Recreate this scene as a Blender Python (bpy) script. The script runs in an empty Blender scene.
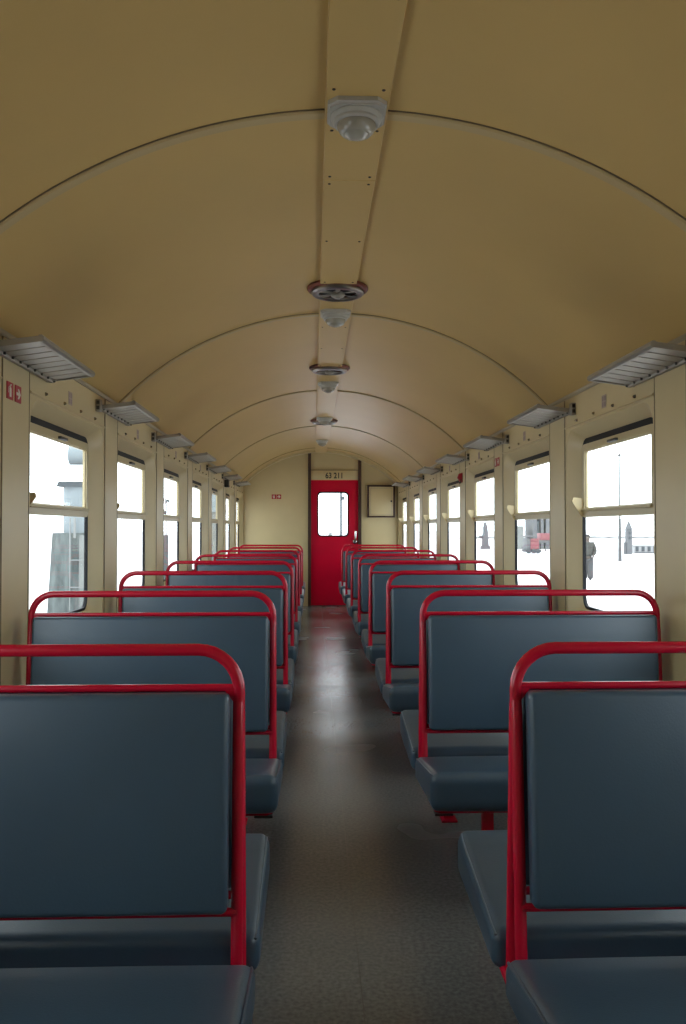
import bpy, bmesh, math, random
from mathutils import Vector, Matrix
random.seed(4)
PI = math.pi
scene = bpy.context.scene
C = scene.collection

# ------------------------------------------------------------------ camera
FPX = 840.0
HC = 1.277
YAW = math.atan(30 / FPX)
PIT = math.atan(16 / math.hypot(FPX, 30))
FW = Vector((math.sin(YAW) * math.cos(PIT), math.cos(YAW) * math.cos(PIT), math.sin(PIT)))
RT = Vector((math.cos(YAW), -math.sin(YAW), 0))
UP = RT.cross(FW)
cam_data = bpy.data.cameras.new('camera')
cam = bpy.data.objects.new('camera', cam_data)
C.objects.link(cam)
cam_data.sensor_fit = 'VERTICAL'
cam_data.sensor_height = 36.0
cam_data.lens = FPX / 1024 * 36.0
cam_data.clip_end = 2000
cam_data.clip_start = 0.02
m = Matrix((RT, UP, -FW)).transposed().to_4x4()
m.translation = (0, 0, HC)
cam.matrix_world = m
scene.camera = cam


def at(x, y, Y):
    """Where the sight line of photo point (x, y) meets the cross plane at distance Y."""
    d = FW + RT * ((x - 343) / FPX) + UP * ((512 - y) / FPX)
    return Vector((0, 0, HC)) + d * (Y / d.y)


# ------------------------------------------------------------------ materials
def mat(name, col, rough=0.5, metal=0.0, var=0.0, vscale=6.0, bump=0.0, bscale=60.0, spec=0.5, coat=0.0, rvar=0.0, stretch=None):
    mt = bpy.data.materials.new(name)
    mt.use_nodes = True
    nt = mt.node_tree
    p = nt.nodes['Principled BSDF']
    p.inputs['Base Color'].default_value = (*col, 1)
    p.inputs['Roughness'].default_value = rough
    p.inputs['Metallic'].default_value = metal
    p.inputs['Specular IOR Level'].default_value = spec
    p.inputs['Coat Weight'].default_value = coat
    p.inputs['Coat Roughness'].default_value = 0.12 if coat < 0.25 else 0.34
    if var or bump or rvar:
        tc = nt.nodes.new('ShaderNodeTexCoord')
        src = tc.outputs['Object']
        if stretch:
            mp = nt.nodes.new('ShaderNodeMapping')
            mp.inputs['Scale'].default_value = stretch
            nt.links.new(src, mp.inputs['Vector'])
            src = mp.outputs['Vector']
    if var or rvar:
        n = nt.nodes.new('ShaderNodeTexNoise')
        n.inputs['Scale'].default_value = vscale
        n.inputs['Detail'].default_value = 6
        nt.links.new(src, n.inputs['Vector'])
    if var:
        r = nt.nodes.new('ShaderNodeValToRGB')
        r.color_ramp.elements[0].position = 0.3
        r.color_ramp.elements[1].position = 0.7
        r.color_ramp.elements[0].color = (*[c * (1 - var) for c in col], 1)
        r.color_ramp.elements[1].color = (*[min(1, c * (1 + var)) for c in col], 1)
        nt.links.new(n.outputs['Fac'], r.inputs['Fac'])
        nt.links.new(r.outputs['Color'], p.inputs['Base Color'])
    if rvar:
        mr = nt.nodes.new('ShaderNodeMapRange')
        mr.inputs['From Min'].default_value = 0.3
        mr.inputs['From Max'].default_value = 0.7
        mr.inputs['To Min'].default_value = rough - rvar
        mr.inputs['To Max'].default_value = rough + rvar
        nt.links.new(n.outputs['Fac'], mr.inputs['Value'])
        nt.links.new(mr.outputs['Result'], p.inputs['Roughness'])
    if bump:
        n2 = nt.nodes.new('ShaderNodeTexNoise')
        n2.inputs['Scale'].default_value = bscale
        n2.inputs['Detail'].default_value = 3
        nt.links.new(src, n2.inputs['Vector'])
        b = nt.nodes.new('ShaderNodeBump')
        b.inputs['Strength'].default_value = bump
        b.inputs['Distance'].default_value = 0.004
        nt.links.new(n2.outputs['Fac'], b.inputs['Height'])
        nt.links.new(b.outputs['Normal'], p.inputs['Normal'])
    return mt


CREAM = (0.61, 0.50, 0.275)
M = {}
M['wall'] = mat('cream_paint', CREAM, 0.36, var=0.04, vscale=2.5, bump=0.05, bscale=25)
M['ceil'] = mat('cream_ceiling_paint', (0.57, 0.39, 0.142), 0.36, var=0.05, vscale=1.2, bump=0.06, bscale=8)
M['trim'] = mat('cream_trim_paint', (0.60, 0.48, 0.26), 0.32)
M['rib'] = mat('ivory_grey_strip_paint', (0.42, 0.36, 0.25), 0.4)
M['pjoint'] = mat('panel_joint_filler', (0.27, 0.22, 0.14), 0.6)
M['ribc'] = mat('ceiling_strip_paint', (0.50, 0.38, 0.19), 0.4)
M['joint'] = mat('dark_joint_filler', (0.16, 0.12, 0.07), 0.6)
M['sash'] = mat('sash_paint', (0.55, 0.46, 0.26), 0.32)
M['seal'] = mat('black_rubber', (0.007, 0.007, 0.009), 0.6, spec=0.25)
M['vinyl'] = mat('blue_grey_vinyl', (0.044, 0.081, 0.120), 0.38, var=0.08, vscale=3, bump=0.10, bscale=220, spec=0.5, coat=0.3)
M['red'] = mat('red_enamel', (0.52, 0.006, 0.030), 0.25, var=0.05, vscale=5, spec=0.4, coat=0.15)
M['door'] = mat('red_door_paint', (0.64, 0.003, 0.032), 0.25, var=0.06, vscale=3, spec=0.3)
M['sign_red'] = mat('sign_red_film', (0.42, 0.015, 0.03), 0.45)
M['sign_white'] = mat('sign_white_film', (0.72, 0.66, 0.58), 0.5)
M['brown'] = mat('dark_brown_wood', (0.055, 0.022, 0.014), 0.4, var=0.15, vscale=4, stretch=(8, 8, 1))
M['alu'] = mat('dull_aluminium', (0.33, 0.305, 0.26), 0.42, metal=0.4, var=0.05, vscale=9)
M['plastic'] = mat('grey_plastic', (0.46, 0.45, 0.41), 0.3)
M['lens'] = mat('grey_lamp_glass', (0.36, 0.34, 0.28), 0.10, spec=0.7)
M['screw'] = mat('steel_screw', (0.35, 0.31, 0.24), 0.25, metal=0.9)
M['dark'] = mat('dark_metal', (0.03, 0.026, 0.022), 0.45)
M['rivet'] = mat('dull_rivet', (0.09, 0.085, 0.075), 0.4, metal=0.5)
M['vent_red'] = mat('red_brown_vent_paint', (0.16, 0.03, 0.015), 0.4)
M['chrome'] = mat('chrome', (0.75, 0.74, 0.72), 0.18, metal=1.0)
M['black'] = mat('black_plastic', (0.01, 0.01, 0.01), 0.45)
M['ink'] = mat('black_lettering', (0.025, 0.02, 0.015), 0.5)
M['sticker'] = mat('faded_sticker', (0.46, 0.37, 0.31), 0.6)
M['sticker_mark'] = mat('faded_sticker_mark', (0.33, 0.25, 0.25), 0.6)

# floor linoleum: mottled, worn, with a sheet joint
mt = bpy.data.materials.new('grey_linoleum')
mt.use_nodes = True
nt = mt.node_tree
p = nt.nodes['Principled BSDF']
tc = nt.nodes.new('ShaderNodeTexCoord')
n1 = nt.nodes.new('ShaderNodeTexNoise'); n1.inputs['Scale'].default_value = 1.6; n1.inputs['Detail'].default_value = 2
n2 = nt.nodes.new('ShaderNodeTexNoise'); n2.inputs['Scale'].default_value = 75; n2.inputs['Detail'].default_value = 3
for n in (n1, n2):
    nt.links.new(tc.outputs['Object'], n.inputs['Vector'])
mx = nt.nodes.new('ShaderNodeMix'); mx.data_type = 'FLOAT'; mx.inputs[0].default_value = 0.72
nt.links.new(n1.outputs['Fac'], mx.inputs[2]); nt.links.new(n2.outputs['Fac'], mx.inputs[3])
rp = nt.nodes.new('ShaderNodeValToRGB')
rp.color_ramp.elements[0].position = 0.36; rp.color_ramp.elements[0].color = (0.104, 0.108, 0.107, 1)
rp.color_ramp.elements[1].position = 0.64; rp.color_ramp.elements[1].color = (0.170, 0.175, 0.172, 1)
nt.links.new(mx.outputs[0], rp.inputs['Fac'])
nt.links.new(rp.outputs['Color'], p.inputs['Base Color'])
mr = nt.nodes.new('ShaderNodeMapRange')
mr.inputs['From Min'].default_value = 0.3; mr.inputs['From Max'].default_value = 0.7
mr.inputs['To Min'].default_value = 0.22; mr.inputs['To Max'].default_value = 0.28
nt.links.new(n1.outputs['Fac'], mr.inputs['Value']); nt.links.new(mr.outputs['Result'], p.inputs['Roughness'])
bp = nt.nodes.new('ShaderNodeBump'); bp.inputs['Strength'].default_value = 0.12; bp.inputs['Distance'].default_value = 0.003
nt.links.new(n2.outputs['Fac'], bp.inputs['Height'])
# the boards under the linoleum leave slow waves along the aisle
mp = nt.nodes.new('ShaderNodeMapping'); mp.inputs['Scale'].default_value = (0.35, 1.5, 1)
n3 = nt.nodes.new('ShaderNodeTexNoise'); n3.inputs['Scale'].default_value = 1.0; n3.inputs['Detail'].default_value = 1
bw_ = nt.nodes.new('ShaderNodeBump'); bw_.inputs['Strength'].default_value = 1.0; bw_.inputs['Distance'].default_value = 0.006
nt.links.new(tc.outputs['Object'], mp.inputs['Vector']); nt.links.new(mp.outputs['Vector'], n3.inputs['Vector'])
nt.links.new(n3.outputs['Fac'], bw_.inputs['Height'])
nt.links.new(bw_.outputs['Normal'], bp.inputs['Normal'])
nt.links.new(bp.outputs['Normal'], p.inputs['Normal'])
M['floor'] = mt

# window glass: clear sheet with fresnel reflection
mt = bpy.data.materials.new('window_glass')
mt.use_nodes = True
nt = mt.node_tree
nt.nodes.clear()
o = nt.nodes.new('ShaderNodeOutputMaterial')
t = nt.nodes.new('ShaderNodeBsdfTransparent'); t.inputs['Color'].default_value = (0.96, 0.98, 0.97, 1)
g = nt.nodes.new('ShaderNodeBsdfGlossy'); g.inputs['Roughness'].default_value = 0.02
fr = nt.nodes.new('ShaderNodeFresnel')
ge = nt.nodes.new('ShaderNodeNewGeometry')
io = nt.nodes.new('ShaderNodeMapRange')      # the same reflectance on both faces of the thin sheet
io.inputs['To Min'].default_value = 1.07; io.inputs['To Max'].default_value = 1 / 1.07
nt.links.new(ge.outputs['Backfacing'], io.inputs['Value'])
nt.links.new(io.outputs['Result'], fr.inputs['IOR'])
ms = nt.nodes.new('ShaderNodeMixShader')
nt.links.new(fr.outputs['Fac'], ms.inputs['Fac']); nt.links.new(t.outputs['BSDF'], ms.inputs[1]); nt.links.new(g.outputs['BSDF'], ms.inputs[2])
nt.links.new(ms.outputs['Shader'], o.inputs['Surface'])
M['glass'] = mt

# outdoors
M['ground'] = mat('pale_gravel', (0.72, 0.68, 0.69), 0.9, var=0.10, vscale=0.6)
M['cloth'] = mat('dark_grey_clothing', (0.058, 0.057, 0.050), 0.9, var=0.15, vscale=8)
M['trousers'] = mat('grey_trousers', (0.075, 0.075, 0.076), 0.9)
M['skin'] = mat('skin', (0.10, 0.075, 0.06), 0.6)
M['hair'] = mat('dark_hair', (0.04, 0.036, 0.033), 0.8)
M['pole'] = mat('weathered_pole', (0.085, 0.085, 0.085), 0.8, var=0.2, vscale=2)
M['stone'] = mat('grey_stone', (0.096, 0.109, 0.105), 0.9, var=0.45, vscale=2.2, stretch=(3, 3, 0.7))
M['stone_far'] = mat('far_grey_masonry', (0.121, 0.124, 0.129), 0.9, var=0.2, vscale=0.4)
M['stone_light'] = mat('pale_masonry', (0.186, 0.194, 0.186), 0.9, var=0.2, vscale=1)
M['tank'] = mat('pale_blue_tank', (0.194, 0.225, 0.236), 0.6, var=0.12, vscale=1.5)
M['slate'] = mat('dark_slate', (0.056, 0.065, 0.070), 0.7)
M['pipe'] = mat('pale_pipe', (0.202, 0.209, 0.202), 0.5)
M['veh_red'] = mat('overexposed_red_vehicle_paint', (0.202, 0.062, 0.071), 0.6)  # overexposure is mixed into this red as a pinkish base colour
M['veh_grey'] = mat('grey_vehicle_metal', (0.093, 0.093, 0.098), 0.6)
M['leaf'] = mat('grey_green_leaves', (0.078, 0.093, 0.093), 0.8)
M['hedge'] = mat('far_hedge', (0.264, 0.267, 0.264), 0.9, var=0.3, vscale=0.5)


# ------------------------------------------------------------------ helpers
def obj(name, bm, material, parent=None, smooth=35):
    me = bpy.data.meshes.new(name)
    bmesh.ops.recalc_face_normals(bm, faces=bm.faces)
    bm.to_mesh(me); bm.free()
    for mm in (material if isinstance(material, (list, tuple)) else [material]):
        me.materials.append(mm)
    if smooth:
        me.shade_smooth()
        me.set_sharp_from_angle(angle=math.radians(smooth))
    o = bpy.data.objects.new(name, me)
    C.objects.link(o)
    if parent:
        o.parent = parent
    return o


def thing(name, label, cat, loc=(0, 0, 0), group=None, rz=0):
    o = bpy.data.objects.new(name, None)
    o.empty_display_size = 0.1
    C.objects.link(o)
    o.location = loc
    o.rotation_euler = (0, 0, rz)
    o['label'] = label; o['category'] = cat
    if group:
        o['group'] = group
    return o


def tag(o, label, cat, group=None):
    o['label'] = label; o['category'] = cat
    if group:
        o['group'] = group
    return o


def struct(o):
    o['kind'] = 'structure'
    return o


def dup(root, loc, label):
    r = root.copy(); C.objects.link(r)
    r.location = loc
    r['label'] = label
    for ch in list(root.children):
        c = ch.copy(); C.objects.link(c); c.parent = r
        for gch in ch.children:
            d = gch.copy(); C.objects.link(d); d.parent = c
    return r


def box(bm, x0, x1, y0, y1, z0, z1, bev=0.0, seg=2):
    r = bmesh.ops.create_cube(bm, size=1)
    vs = r['verts']
    for v in vs:
        v.co = Vector(((x0 + x1) / 2 + v.co.x * (x1 - x0), (y0 + y1) / 2 + v.co.y * (y1 - y0), (z0 + z1) / 2 + v.co.z * (z1 - z0)))
    if bev:
        es = list({e for v in vs for e in v.link_edges})
        bmesh.ops.bevel(bm, geom=es, offset=bev, segments=seg, profile=0.5, affect='EDGES')


def tube(bm, pts, r, seg=12, cap=True, r2=None):
    """A round bar along a polyline, mitred at its bends."""
    pts = [Vector(q) for q in pts]
    n = len(pts)
    rings = []
    prev = None
    for i, q in enumerate(pts):
        if i == 0: t = (pts[1] - q).normalized()
        elif i == n - 1: t = (q - pts[i - 1]).normalized()
        else: t = ((q - pts[i - 1]).normalized() + (pts[i + 1] - q).normalized()).normalized()
        if prev is None:
            a = Vector((0, 0, 1)) if abs(t.z) < 0.9 else Vector((0, 1, 0))
            u = t.cross(a).normalized()
        else:
            u = (prev - t * prev.dot(t)).normalized()
        prev = u
        w = t.cross(u)
        rr = r if r2 is None else r + (r2 - r) * i / (n - 1)
        k = 1.0
        ring = [bm.verts.new(q + (u * math.cos(2 * PI * j / seg) + w * math.sin(2 * PI * j / seg)) * rr * k) for j in range(seg)]
        rings.append(ring)
    for a, b in zip(rings, rings[1:]):
        for j in range(seg):
            bm.faces.new((a[j], a[(j + 1) % seg], b[(j + 1) % seg], b[j]))
    if cap:
        bm.faces.new(rings[0][::-1]); bm.faces.new(rings[-1])


def lathe(bm, prof, c=(0, 0, 0), seg=32):
    """prof: (radius, z) pairs."""
    c = Vector(c)
    rings = []
    for r, z in prof:
        if r < 1e-6:
            rings.append([bm.verts.new(c + Vector((0, 0, z)))])
        else:
            rings.append([bm.verts.new(c + Vector((r * math.cos(2 * PI * j / seg), r * math.sin(2 * PI * j / seg), z))) for j in range(seg)])
    for a, b in zip(rings, rings[1:]):
        for j in range(seg):
            k = (j + 1) % seg
            q = [a[j], a[k], b[k], b[j]] if len(a) > 1 and len(b) > 1 else ([a[0], b[k], b[j]] if len(a) == 1 else [a[j], a[k], b[0]])
            bm.faces.new(q)
    for e in (rings[0], rings[-1]):
        if len(e) > 1:
            bm.faces.new(e)


def prism(bm, pts, axis, lo, hi):
    """A polygon given in the two other axes, extruded along axis from lo to hi."""
    def P(a, b, t):
        return {'x': (t, a, b), 'y': (a, t, b), 'z': (a, b, t)}[axis]
    A = [bm.verts.new(P(a, b, lo)) for a, b in pts]
    B = [bm.verts.new(P(a, b, hi)) for a, b in pts]
    n = len(pts)
    bm.faces.new(A[::-1]); bm.faces.new(B)
    for i in range(n):
        bm.faces.new((A[i], A[(i + 1) % n], B[(i + 1) % n], B[i]))


def rrect(cy, hw, z0, z1, r, n=6):
    pts = []
    for (sy, zz, a0) in ((1, z1 - r, 0), (-1, z1 - r, 90), (-1, z0 + r, 180), (1, z0 + r, 270)):
        for k in range(n + 1):
            a = math.radians(a0 + 90 * k / n)
            pts.append((cy + sy * (hw - r) + r * math.cos(a), zz + r * math.sin(a)))
    return pts


def ring_loops(bm, loops):
    """Join successive closed loops of verts into bands."""
    for A, B in zip(loops, loops[1:]):
        n = len(A)
        for i in range(n):
            bm.faces.new((A[i], A[(i + 1) % n], B[(i + 1) % n], B[i]))


def frame_ring(bm, outer, inner, f, d0, d1):
    """A closed frame between two outlines; f(a, b, depth) gives the point."""
    L = [[bm.verts.new(f(a, b, d)) for a, b in pts] for pts, d in ((outer, d0), (inner, d0), (inner, d1), (outer, d1))]
    L.append(L[0])
    ring_loops(bm, L)


def cushion(bm, hx, hy, hz, r, puff, M4=None, n=5):
    """A rounded upholstered block; both broad faces swell by puff."""
    def axis(h):
        s = [h - r + r * math.tan(math.radians(45 * k / 4)) for k in range(5)]
        inner = [-(h - r) + 2 * (h - r) * k / n for k in range(1, n)]
        return [-q for q in reversed(s)] + inner + s
    hs = (hx, hy, hz)
    ax = [axis(h) for h in hs]
    cache = {}

    def V(p):
        inner = [max(-(h - r), min(h - r, q)) for q, h in zip(p, hs)]
        d = Vector(p) - Vector(inner)
        v = Vector(inner) + d.normalized() * r
        w = (1 - min(1, abs(v.x) / hx) ** 4) * (1 - min(1, abs(v.y) / hy) ** 4)
        v.z += math.copysign(puff * w, v.z) if abs(v.z) > hz * 0.5 else 0
        k = tuple(round(q, 6) for q in v)
        if k not in cache:
            cache[k] = bm.verts.new(M4 @ v if M4 else v)
        return cache[k]
    for a in range(3):
        b, c = (a + 1) % 3, (a + 2) % 3
        for s in (-1, 1):
            for i in range(len(ax[b]) - 1):
                for j in range(len(ax[c]) - 1):
                    q = []
                    for (ii, jj) in ((i, j), (i + 1, j), (i + 1, j + 1), (i, j + 1)):
                        p = [0, 0, 0]
                        p[a] = s * hs[a]; p[b] = ax[b][ii]; p[c] = ax[c][jj]
                        vv = V(p)
                        if vv not in q: q.append(vv)
                    if len(q) > 2:
                        try: bm.faces.new(q)
                        except ValueError: pass


# ------------------------------------------------------------------ carriage dimensions
XC, WX = 0.128, 1.265
XL, XR = XC - WX, XC + WX
APEX, RAD = 2.54, 1.738
YN, YE = -1.0, 13.77


def ceil_z(x):
    return APEX - RAD + math.sqrt(RAD * RAD - (x - XC) ** 2)


WTOP = ceil_z(XL)
BAY = [3.985 + 1.515 * k for k in range(-3, 7)]      # window centres
POST = [3.2275 + 1.515 * k for k in range(-2, 7)]     # pillar centres (bench lines)


def XS(s, d):
    """X at depth d in from the wall face of side s (-1 left, 1 right); negative d goes outwards."""
    return XC + s * (WX - d)


OFF = {-1: .020, 1: -.008}      # the two sides' panels are not quite opposite
ORD = ['nearest', 'second', 'third', 'fourth', 'fifth', 'sixth', 'seventh', 'eighth', 'ninth']

# ------------------------------------------------------------------ shell
bm = bmesh.new()
box(bm, XL - 0.12, XR + 0.12, YN - 0.1, YE + 0.1, -0.12, 0.0)
struct(obj('floor', bm, M['floor'], smooth=0))
bm = bmesh.new()
box(bm, 0.134, 0.136, YN, YE, 0.0, 0.0006)
struct(obj('trim_1', bm, M['dark'], smooth=0))      # linoleum joints

NA = 48
bm = bmesh.new()
a1 = math.asin((WX + 0.004) / RAD)
loops = []
for (yy, rr) in ((YN - 0.05, RAD), (YE + 0.05, RAD), (YE + 0.05, RAD + 0.05), (YN - 0.05, RAD + 0.05)):
    loops.append([bm.verts.new((XC + rr * math.sin(-a1 + 2 * a1 * k / NA), yy, APEX - RAD + rr * math.cos(-a1 + 2 * a1 * k / NA))) for k in range(NA + 1)])
for A, B in zip(loops, loops[1:] + loops[:1]):
    for k in range(NA):
        bm.faces.new((A[k], A[k + 1], B[k + 1], B[k]))
struct(obj('ceiling', bm, M['ceil']))

for s, nm in ((-1, 'wall_left'), (1, 'wall_right')):
    bm = bmesh.new()
    X0 = XS(s, 0)
    for zz0, zz1 in ((0, 0.73), (1.83, WTOP + 0.003)):
        bm.faces.new([bm.verts.new((X0, y, z)) for y, z in ((YN - .05, zz0), (YE + .05, zz0), (YE + .05, zz1), (YN - .05, zz1))])
        bm.faces.new([bm.verts.new((XS(s, -.072), y, z)) for y, z in ((YN - .05, zz0), (YE + .05, zz0), (YE + .05, zz1), (YN - .05, zz1))])
    spans = [(YN - .05, BAY[0] - .605)] if BAY[0] - .605 > YN - .05 else []
    bays = [b + OFF[s] for b in BAY if b - .605 > YN]
    cuts = [YN - .05] + [q for b in bays for q in (b - .605, b + .605)] + [YE + .05]
    for i in range(0, len(cuts), 2):
        for dd in (0, -.072):
            bm.faces.new([bm.verts.new((XS(s, dd), y, z)) for y, z in ((cuts[i], .73), (cuts[i + 1], .73), (cuts[i + 1], 1.83), (cuts[i], 1.83))])
    for b in bays:
        o1 = rrect(b, .590, .77, 1.808, .11)
        mid = rrect(b, .582, .780, 1.802, .105)
        i1 = rrect(b, .506, .834, 1.764, .075)
        i2 = rrect(b, .492, .848, 1.753, .068)
        L = [[bm.verts.new((XS(s, d), y, z)) for y, z in pts] for pts, d in ((o1, 0), (mid, -.006), (i1, -.047), (i2, -.056), (i2, -.072))]
        ring_loops(bm, L)
        for dd, loop in ((0, L[0]), (-.072, L[-1])):
            rect = [bm.verts.new((XS(s, dd), y, z)) for y, z in ((b - .605, .73), (b + .605, .73), (b + .605, 1.83), (b - .605, 1.83))]
            es = []
            for lp in (rect, loop):
                for i in range(len(lp)):
                    e = bm.edges.get((lp[i], lp[(i + 1) % len(lp)])) or bm.edges.new((lp[i], lp[(i + 1) % len(lp)]))
                    es.append(e)
            bmesh.ops.triangle_fill(bm, use_beauty=True, use_dissolve=False, edges=es)
    struct(obj(nm, bm, M['wall'], smooth=28))
bays = [b for b in BAY if b - .605 > YN]

# end walls follow the vault
DX0, DX1, DZ = -0.032, 0.742, 2.064


def vault_pts(x0, x1, zlo, n=24, lift=0.02):
    top = [(x1 + (x0 - x1) * k / n, ceil_z(max(XL, min(XR, x1 + (x0 - x1) * k / n))) + lift) for k in range(n + 1)]
    return [(x0, zlo), (x1, zlo)] + top


bm = bmesh.new()
prism(bm, vault_pts(XL - .1, DX0, 0), 'y', YE, YE + .1)
prism(bm, vault_pts(DX1, XR + .1, 0), 'y', YE, YE + .1)
prism(bm, vault_pts(DX0, DX1, DZ), 'y', YE + .01, YE + .1)
struct(obj('wall_far', bm, M['wall'], smooth=0))
bm = bmesh.new()
prism(bm, vault_pts(XL - .1, XR + .1, 0), 'y', YN - .1, YN)
struct(obj('wall_near', bm, M['wall'], smooth=0))

tn = [1]


def trim(bm, material, smooth=35):
    tn[0] += 1
    return struct(obj('trim_%d' % tn[0], bm, material, smooth=smooth))


def vault_strip(bm, y0, y1, th, xa=None, xb=None, n=48):
    xa = XL if xa is None else xa
    xb = XR if xb is None else xb
    L = []
    aa, ab = math.asin((xa - XC) / RAD), math.asin((xb - XC) / RAD)
    for (yy, rr) in ((y0, RAD + .01), (y0, RAD - th * .55), (y0 + .006, RAD - th), (y1 - .006, RAD - th), (y1, RAD - th * .55), (y1, RAD + .01)):
        L.append([bm.verts.new((XC + rr * math.sin(aa + (ab - aa) * k / n), yy, APEX - RAD + rr * math.cos(aa + (ab - aa) * k / n))) for k in range(n + 1)])
    for A, B in zip(L, L[1:] + L[:1]):
        for k in range(n):
            bm.faces.new((A[k], A[k + 1], B[k + 1], B[k]))
    bm.faces.new([l[0] for l in L]); bm.faces.new([l[-1] for l in L])


SX0, SX1 = 0.036, 0.221
for y in (0.1, 2.53, 4.93, 7.69, 10.36, 13.2):
    bm = bmesh.new()
    for e in (-1, 1):
        vault_strip(bm, y + e * .025 - .004, y + e * .025 + .004, .0025, XL, SX0 - .002)
        vault_strip(bm, y + e * .025 - .004, y + e * .025 + .004, .0025, SX1 + .002, XR)
    trim(bm, M['joint'], 30)
    bm = bmesh.new()
    vault_strip(bm, y - .024, y + .024, .009, XL, SX0 - .002)
    vault_strip(bm, y - .024, y + .024, .009, SX1 + .002, XR)
    trim(bm, M['ribc'], 30)
bm = bmesh.new()
vault_strip(bm, YE - .10, YE - .005, .030)
trim(bm, M['trim'], 30)
# middle cover strip, in boards, broken at the vents
VENTS = (4.37, 6.55, 9.80)
brk = [YN, 0.9, 2.965, VENTS[0] - .135, VENTS[0] + .135, VENTS[1] - .135, VENTS[1] + .135, VENTS[2] - .135, VENTS[2] + .135, YE - .02]
for i in range(len(brk) - 1):
    if brk[i + 1] - brk[i] < .3 and i >= 3:
        continue
    bm = bmesh.new()
    y0, y1 = brk[i] + .0015, brk[i + 1] - .0015
    box(bm, SX0, SX1, y0, y1, APEX - .026, APEX + .01, .002, 1)
    t = trim(bm, M['ceil'])
    n = max(2, round((y1 - y0) / .55))
    rows = [y0 + .03 + (y1 - y0 - .06) * k / n for k in range(n + 1)]
    if y0 < 2.4 < y1:
        rows = [y for y in rows if abs(y - 2.45) > .2] + [2.345, 2.59]
    if y0 > 5:
        rows = [rows[0], rows[-1]]
    for yy in rows:
        if yy < 1.8:
            continue
        for xx in (SX0 + .022, SX1 - .022):
            sb = bmesh.new()
            lathe(sb, [(0, APEX - .029), (.0045, APEX - .028), (.0055, APEX - .026), (.0055, APEX - .02)], (xx, yy, 0), 8)
            obj('screw', sb, M['dark'], t)

# pillars' cover strips, window-head strips, cornice
for s in (-1, 1):
    bm = bmesh.new()
    pts = [(0, -.013), (.007, -.013), (.011, -.004), (.008, .005), (.008, .012), (0, .012)]
    prism(bm, [(XS(s, d), WTOP + z) for d, z in pts], 'y', YN, YE)
    trim(bm, M['rib'])
    for y in [q + OFF[s] for q in POST]:
        bm = bmesh.new()
        box(bm, min(XS(s, -.01), XS(s, .003)), max(XS(s, -.01), XS(s, .003)), y - .143, y + .143, 0.0, WTOP - .015, .002, 1)
        trim(bm, M['wall'])
        bm = bmesh.new()
        for e in (-1, 1):
            box(bm, min(XS(s, -.004), XS(s, .0045)), max(XS(s, -.004), XS(s, .0045)), y + e * .1455 - .0026, y + e * .1455 + .0026, 0.0, WTOP - .015)
        trim(bm, M['pjoint'], 0)
    for b in [q + OFF[s] for q in bays]:
        bm = bmesh.new()
        prism(bm, [(XS(s, d), z) for d, z in ((-.003, 1.818), (.005, 1.819), (.008, 1.824), (.005, 1.829), (-.003, 1.831))], 'y', b - .598, b + .598)
        t = trim(bm, M['trim'])
        for k in range(4):
            bm = bmesh.new()
            yy = b - .40 + .8 * k / 3
            tube(bm, [(XS(s, -.002), yy, 1.846), (XS(s, .003), yy, 1.846), (XS(s, .0075), yy, 1.846), (XS(s, .010), yy, 1.846)], .0095, 10, True, .004)
            obj('screw', bm, M['screw'], t)

# ------------------------------------------------------------------ windows
wn = [0]
for s in (-1, 1):
    for b in [q + OFF[s] for q in bays]:
        wn[0] += 1
        w = bpy.data.objects.new('window_%d' % wn[0], None)
        C.objects.link(w); w.empty_display_size = .1
        w.location = (XS(s, 0), b, 0)
        struct(w)

        def f(a, z, d):
            return (s * (-d), a, z)      # depth inward positive, local to the window
        bm = bmesh.new()
        frame_ring(bm, rrect(0, .492, .848, 1.753, .068), rrect(0, .480, .862, 1.722, .056), f, -.055, -.071)
        obj('rubber_seal', bm, M['seal'], w)
        bm = bmesh.new()
        frame_ring(bm, rrect(0, .478, 1.334, 1.722, .030), rrect(0, .446, 1.380, 1.688, .012), f, -.050, -.066)
        # the stepped inner edge and the handrail on the lower bar
        frame_ring(bm, rrect(0, .450, 1.376, 1.692, .012), rrect(0, .440, 1.386, 1.682, .010), f, -.058, -.070)
        box(bm, *sorted((f(0, 0, -.052)[0], f(0, 0, -.038)[0])), -.455, .455, 1.364, 1.380, .004, 2)
        sash = obj('sash', bm, M['sash'], w)
        bm = bmesh.new()
        box(bm, *sorted((f(0, 0, -.052)[0], f(0, 0, -.034)[0])), -.055, .055, 1.692, 1.706, .003, 2)
        obj('latch', bm, M['dark'], sash)
        bm = bmesh.new()
        yj = .470 * s
        prism(bm, [(-.050, 1.362), (-.045, 1.360), (-.014, 1.408), (-.019, 1.425), (-.050, 1.425)] if s < 0 else [(s * .050, 1.340), (s * .042, 1.334), (s * -.010, 1.420), (s * -.003, 1.440), (s * .050, 1.436)], 'y', yj - .008, yj + .008)
        obj('handle', bm, M['trim'], sash)
        bm = bmesh.new()
        box(bm, *sorted((f(0, 0, -.062)[0], f(0, 0, -.066)[0])), -.442, .442, 1.384, 1.684)
        obj('upper_pane', bm, M['glass'], w, 0)
        bm = bmesh.new()
        box(bm, *sorted((f(0, 0, -.061)[0], f(0, 0, -.065)[0])), -.482, .482, .858, 1.340)
        obj('lower_pane', bm, M['glass'], w, 0)

# ------------------------------------------------------------------ end door, jambs, number board
d = bpy.data.objects.new('door_1', None); C.objects.link(d); struct(d)
d.location = ((DX0 + DX1) / 2, YE, 0)
dw = (DX1 - DX0) / 2 + .015


def fd(a, z, dd):
    return (a, dd, z)


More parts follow.
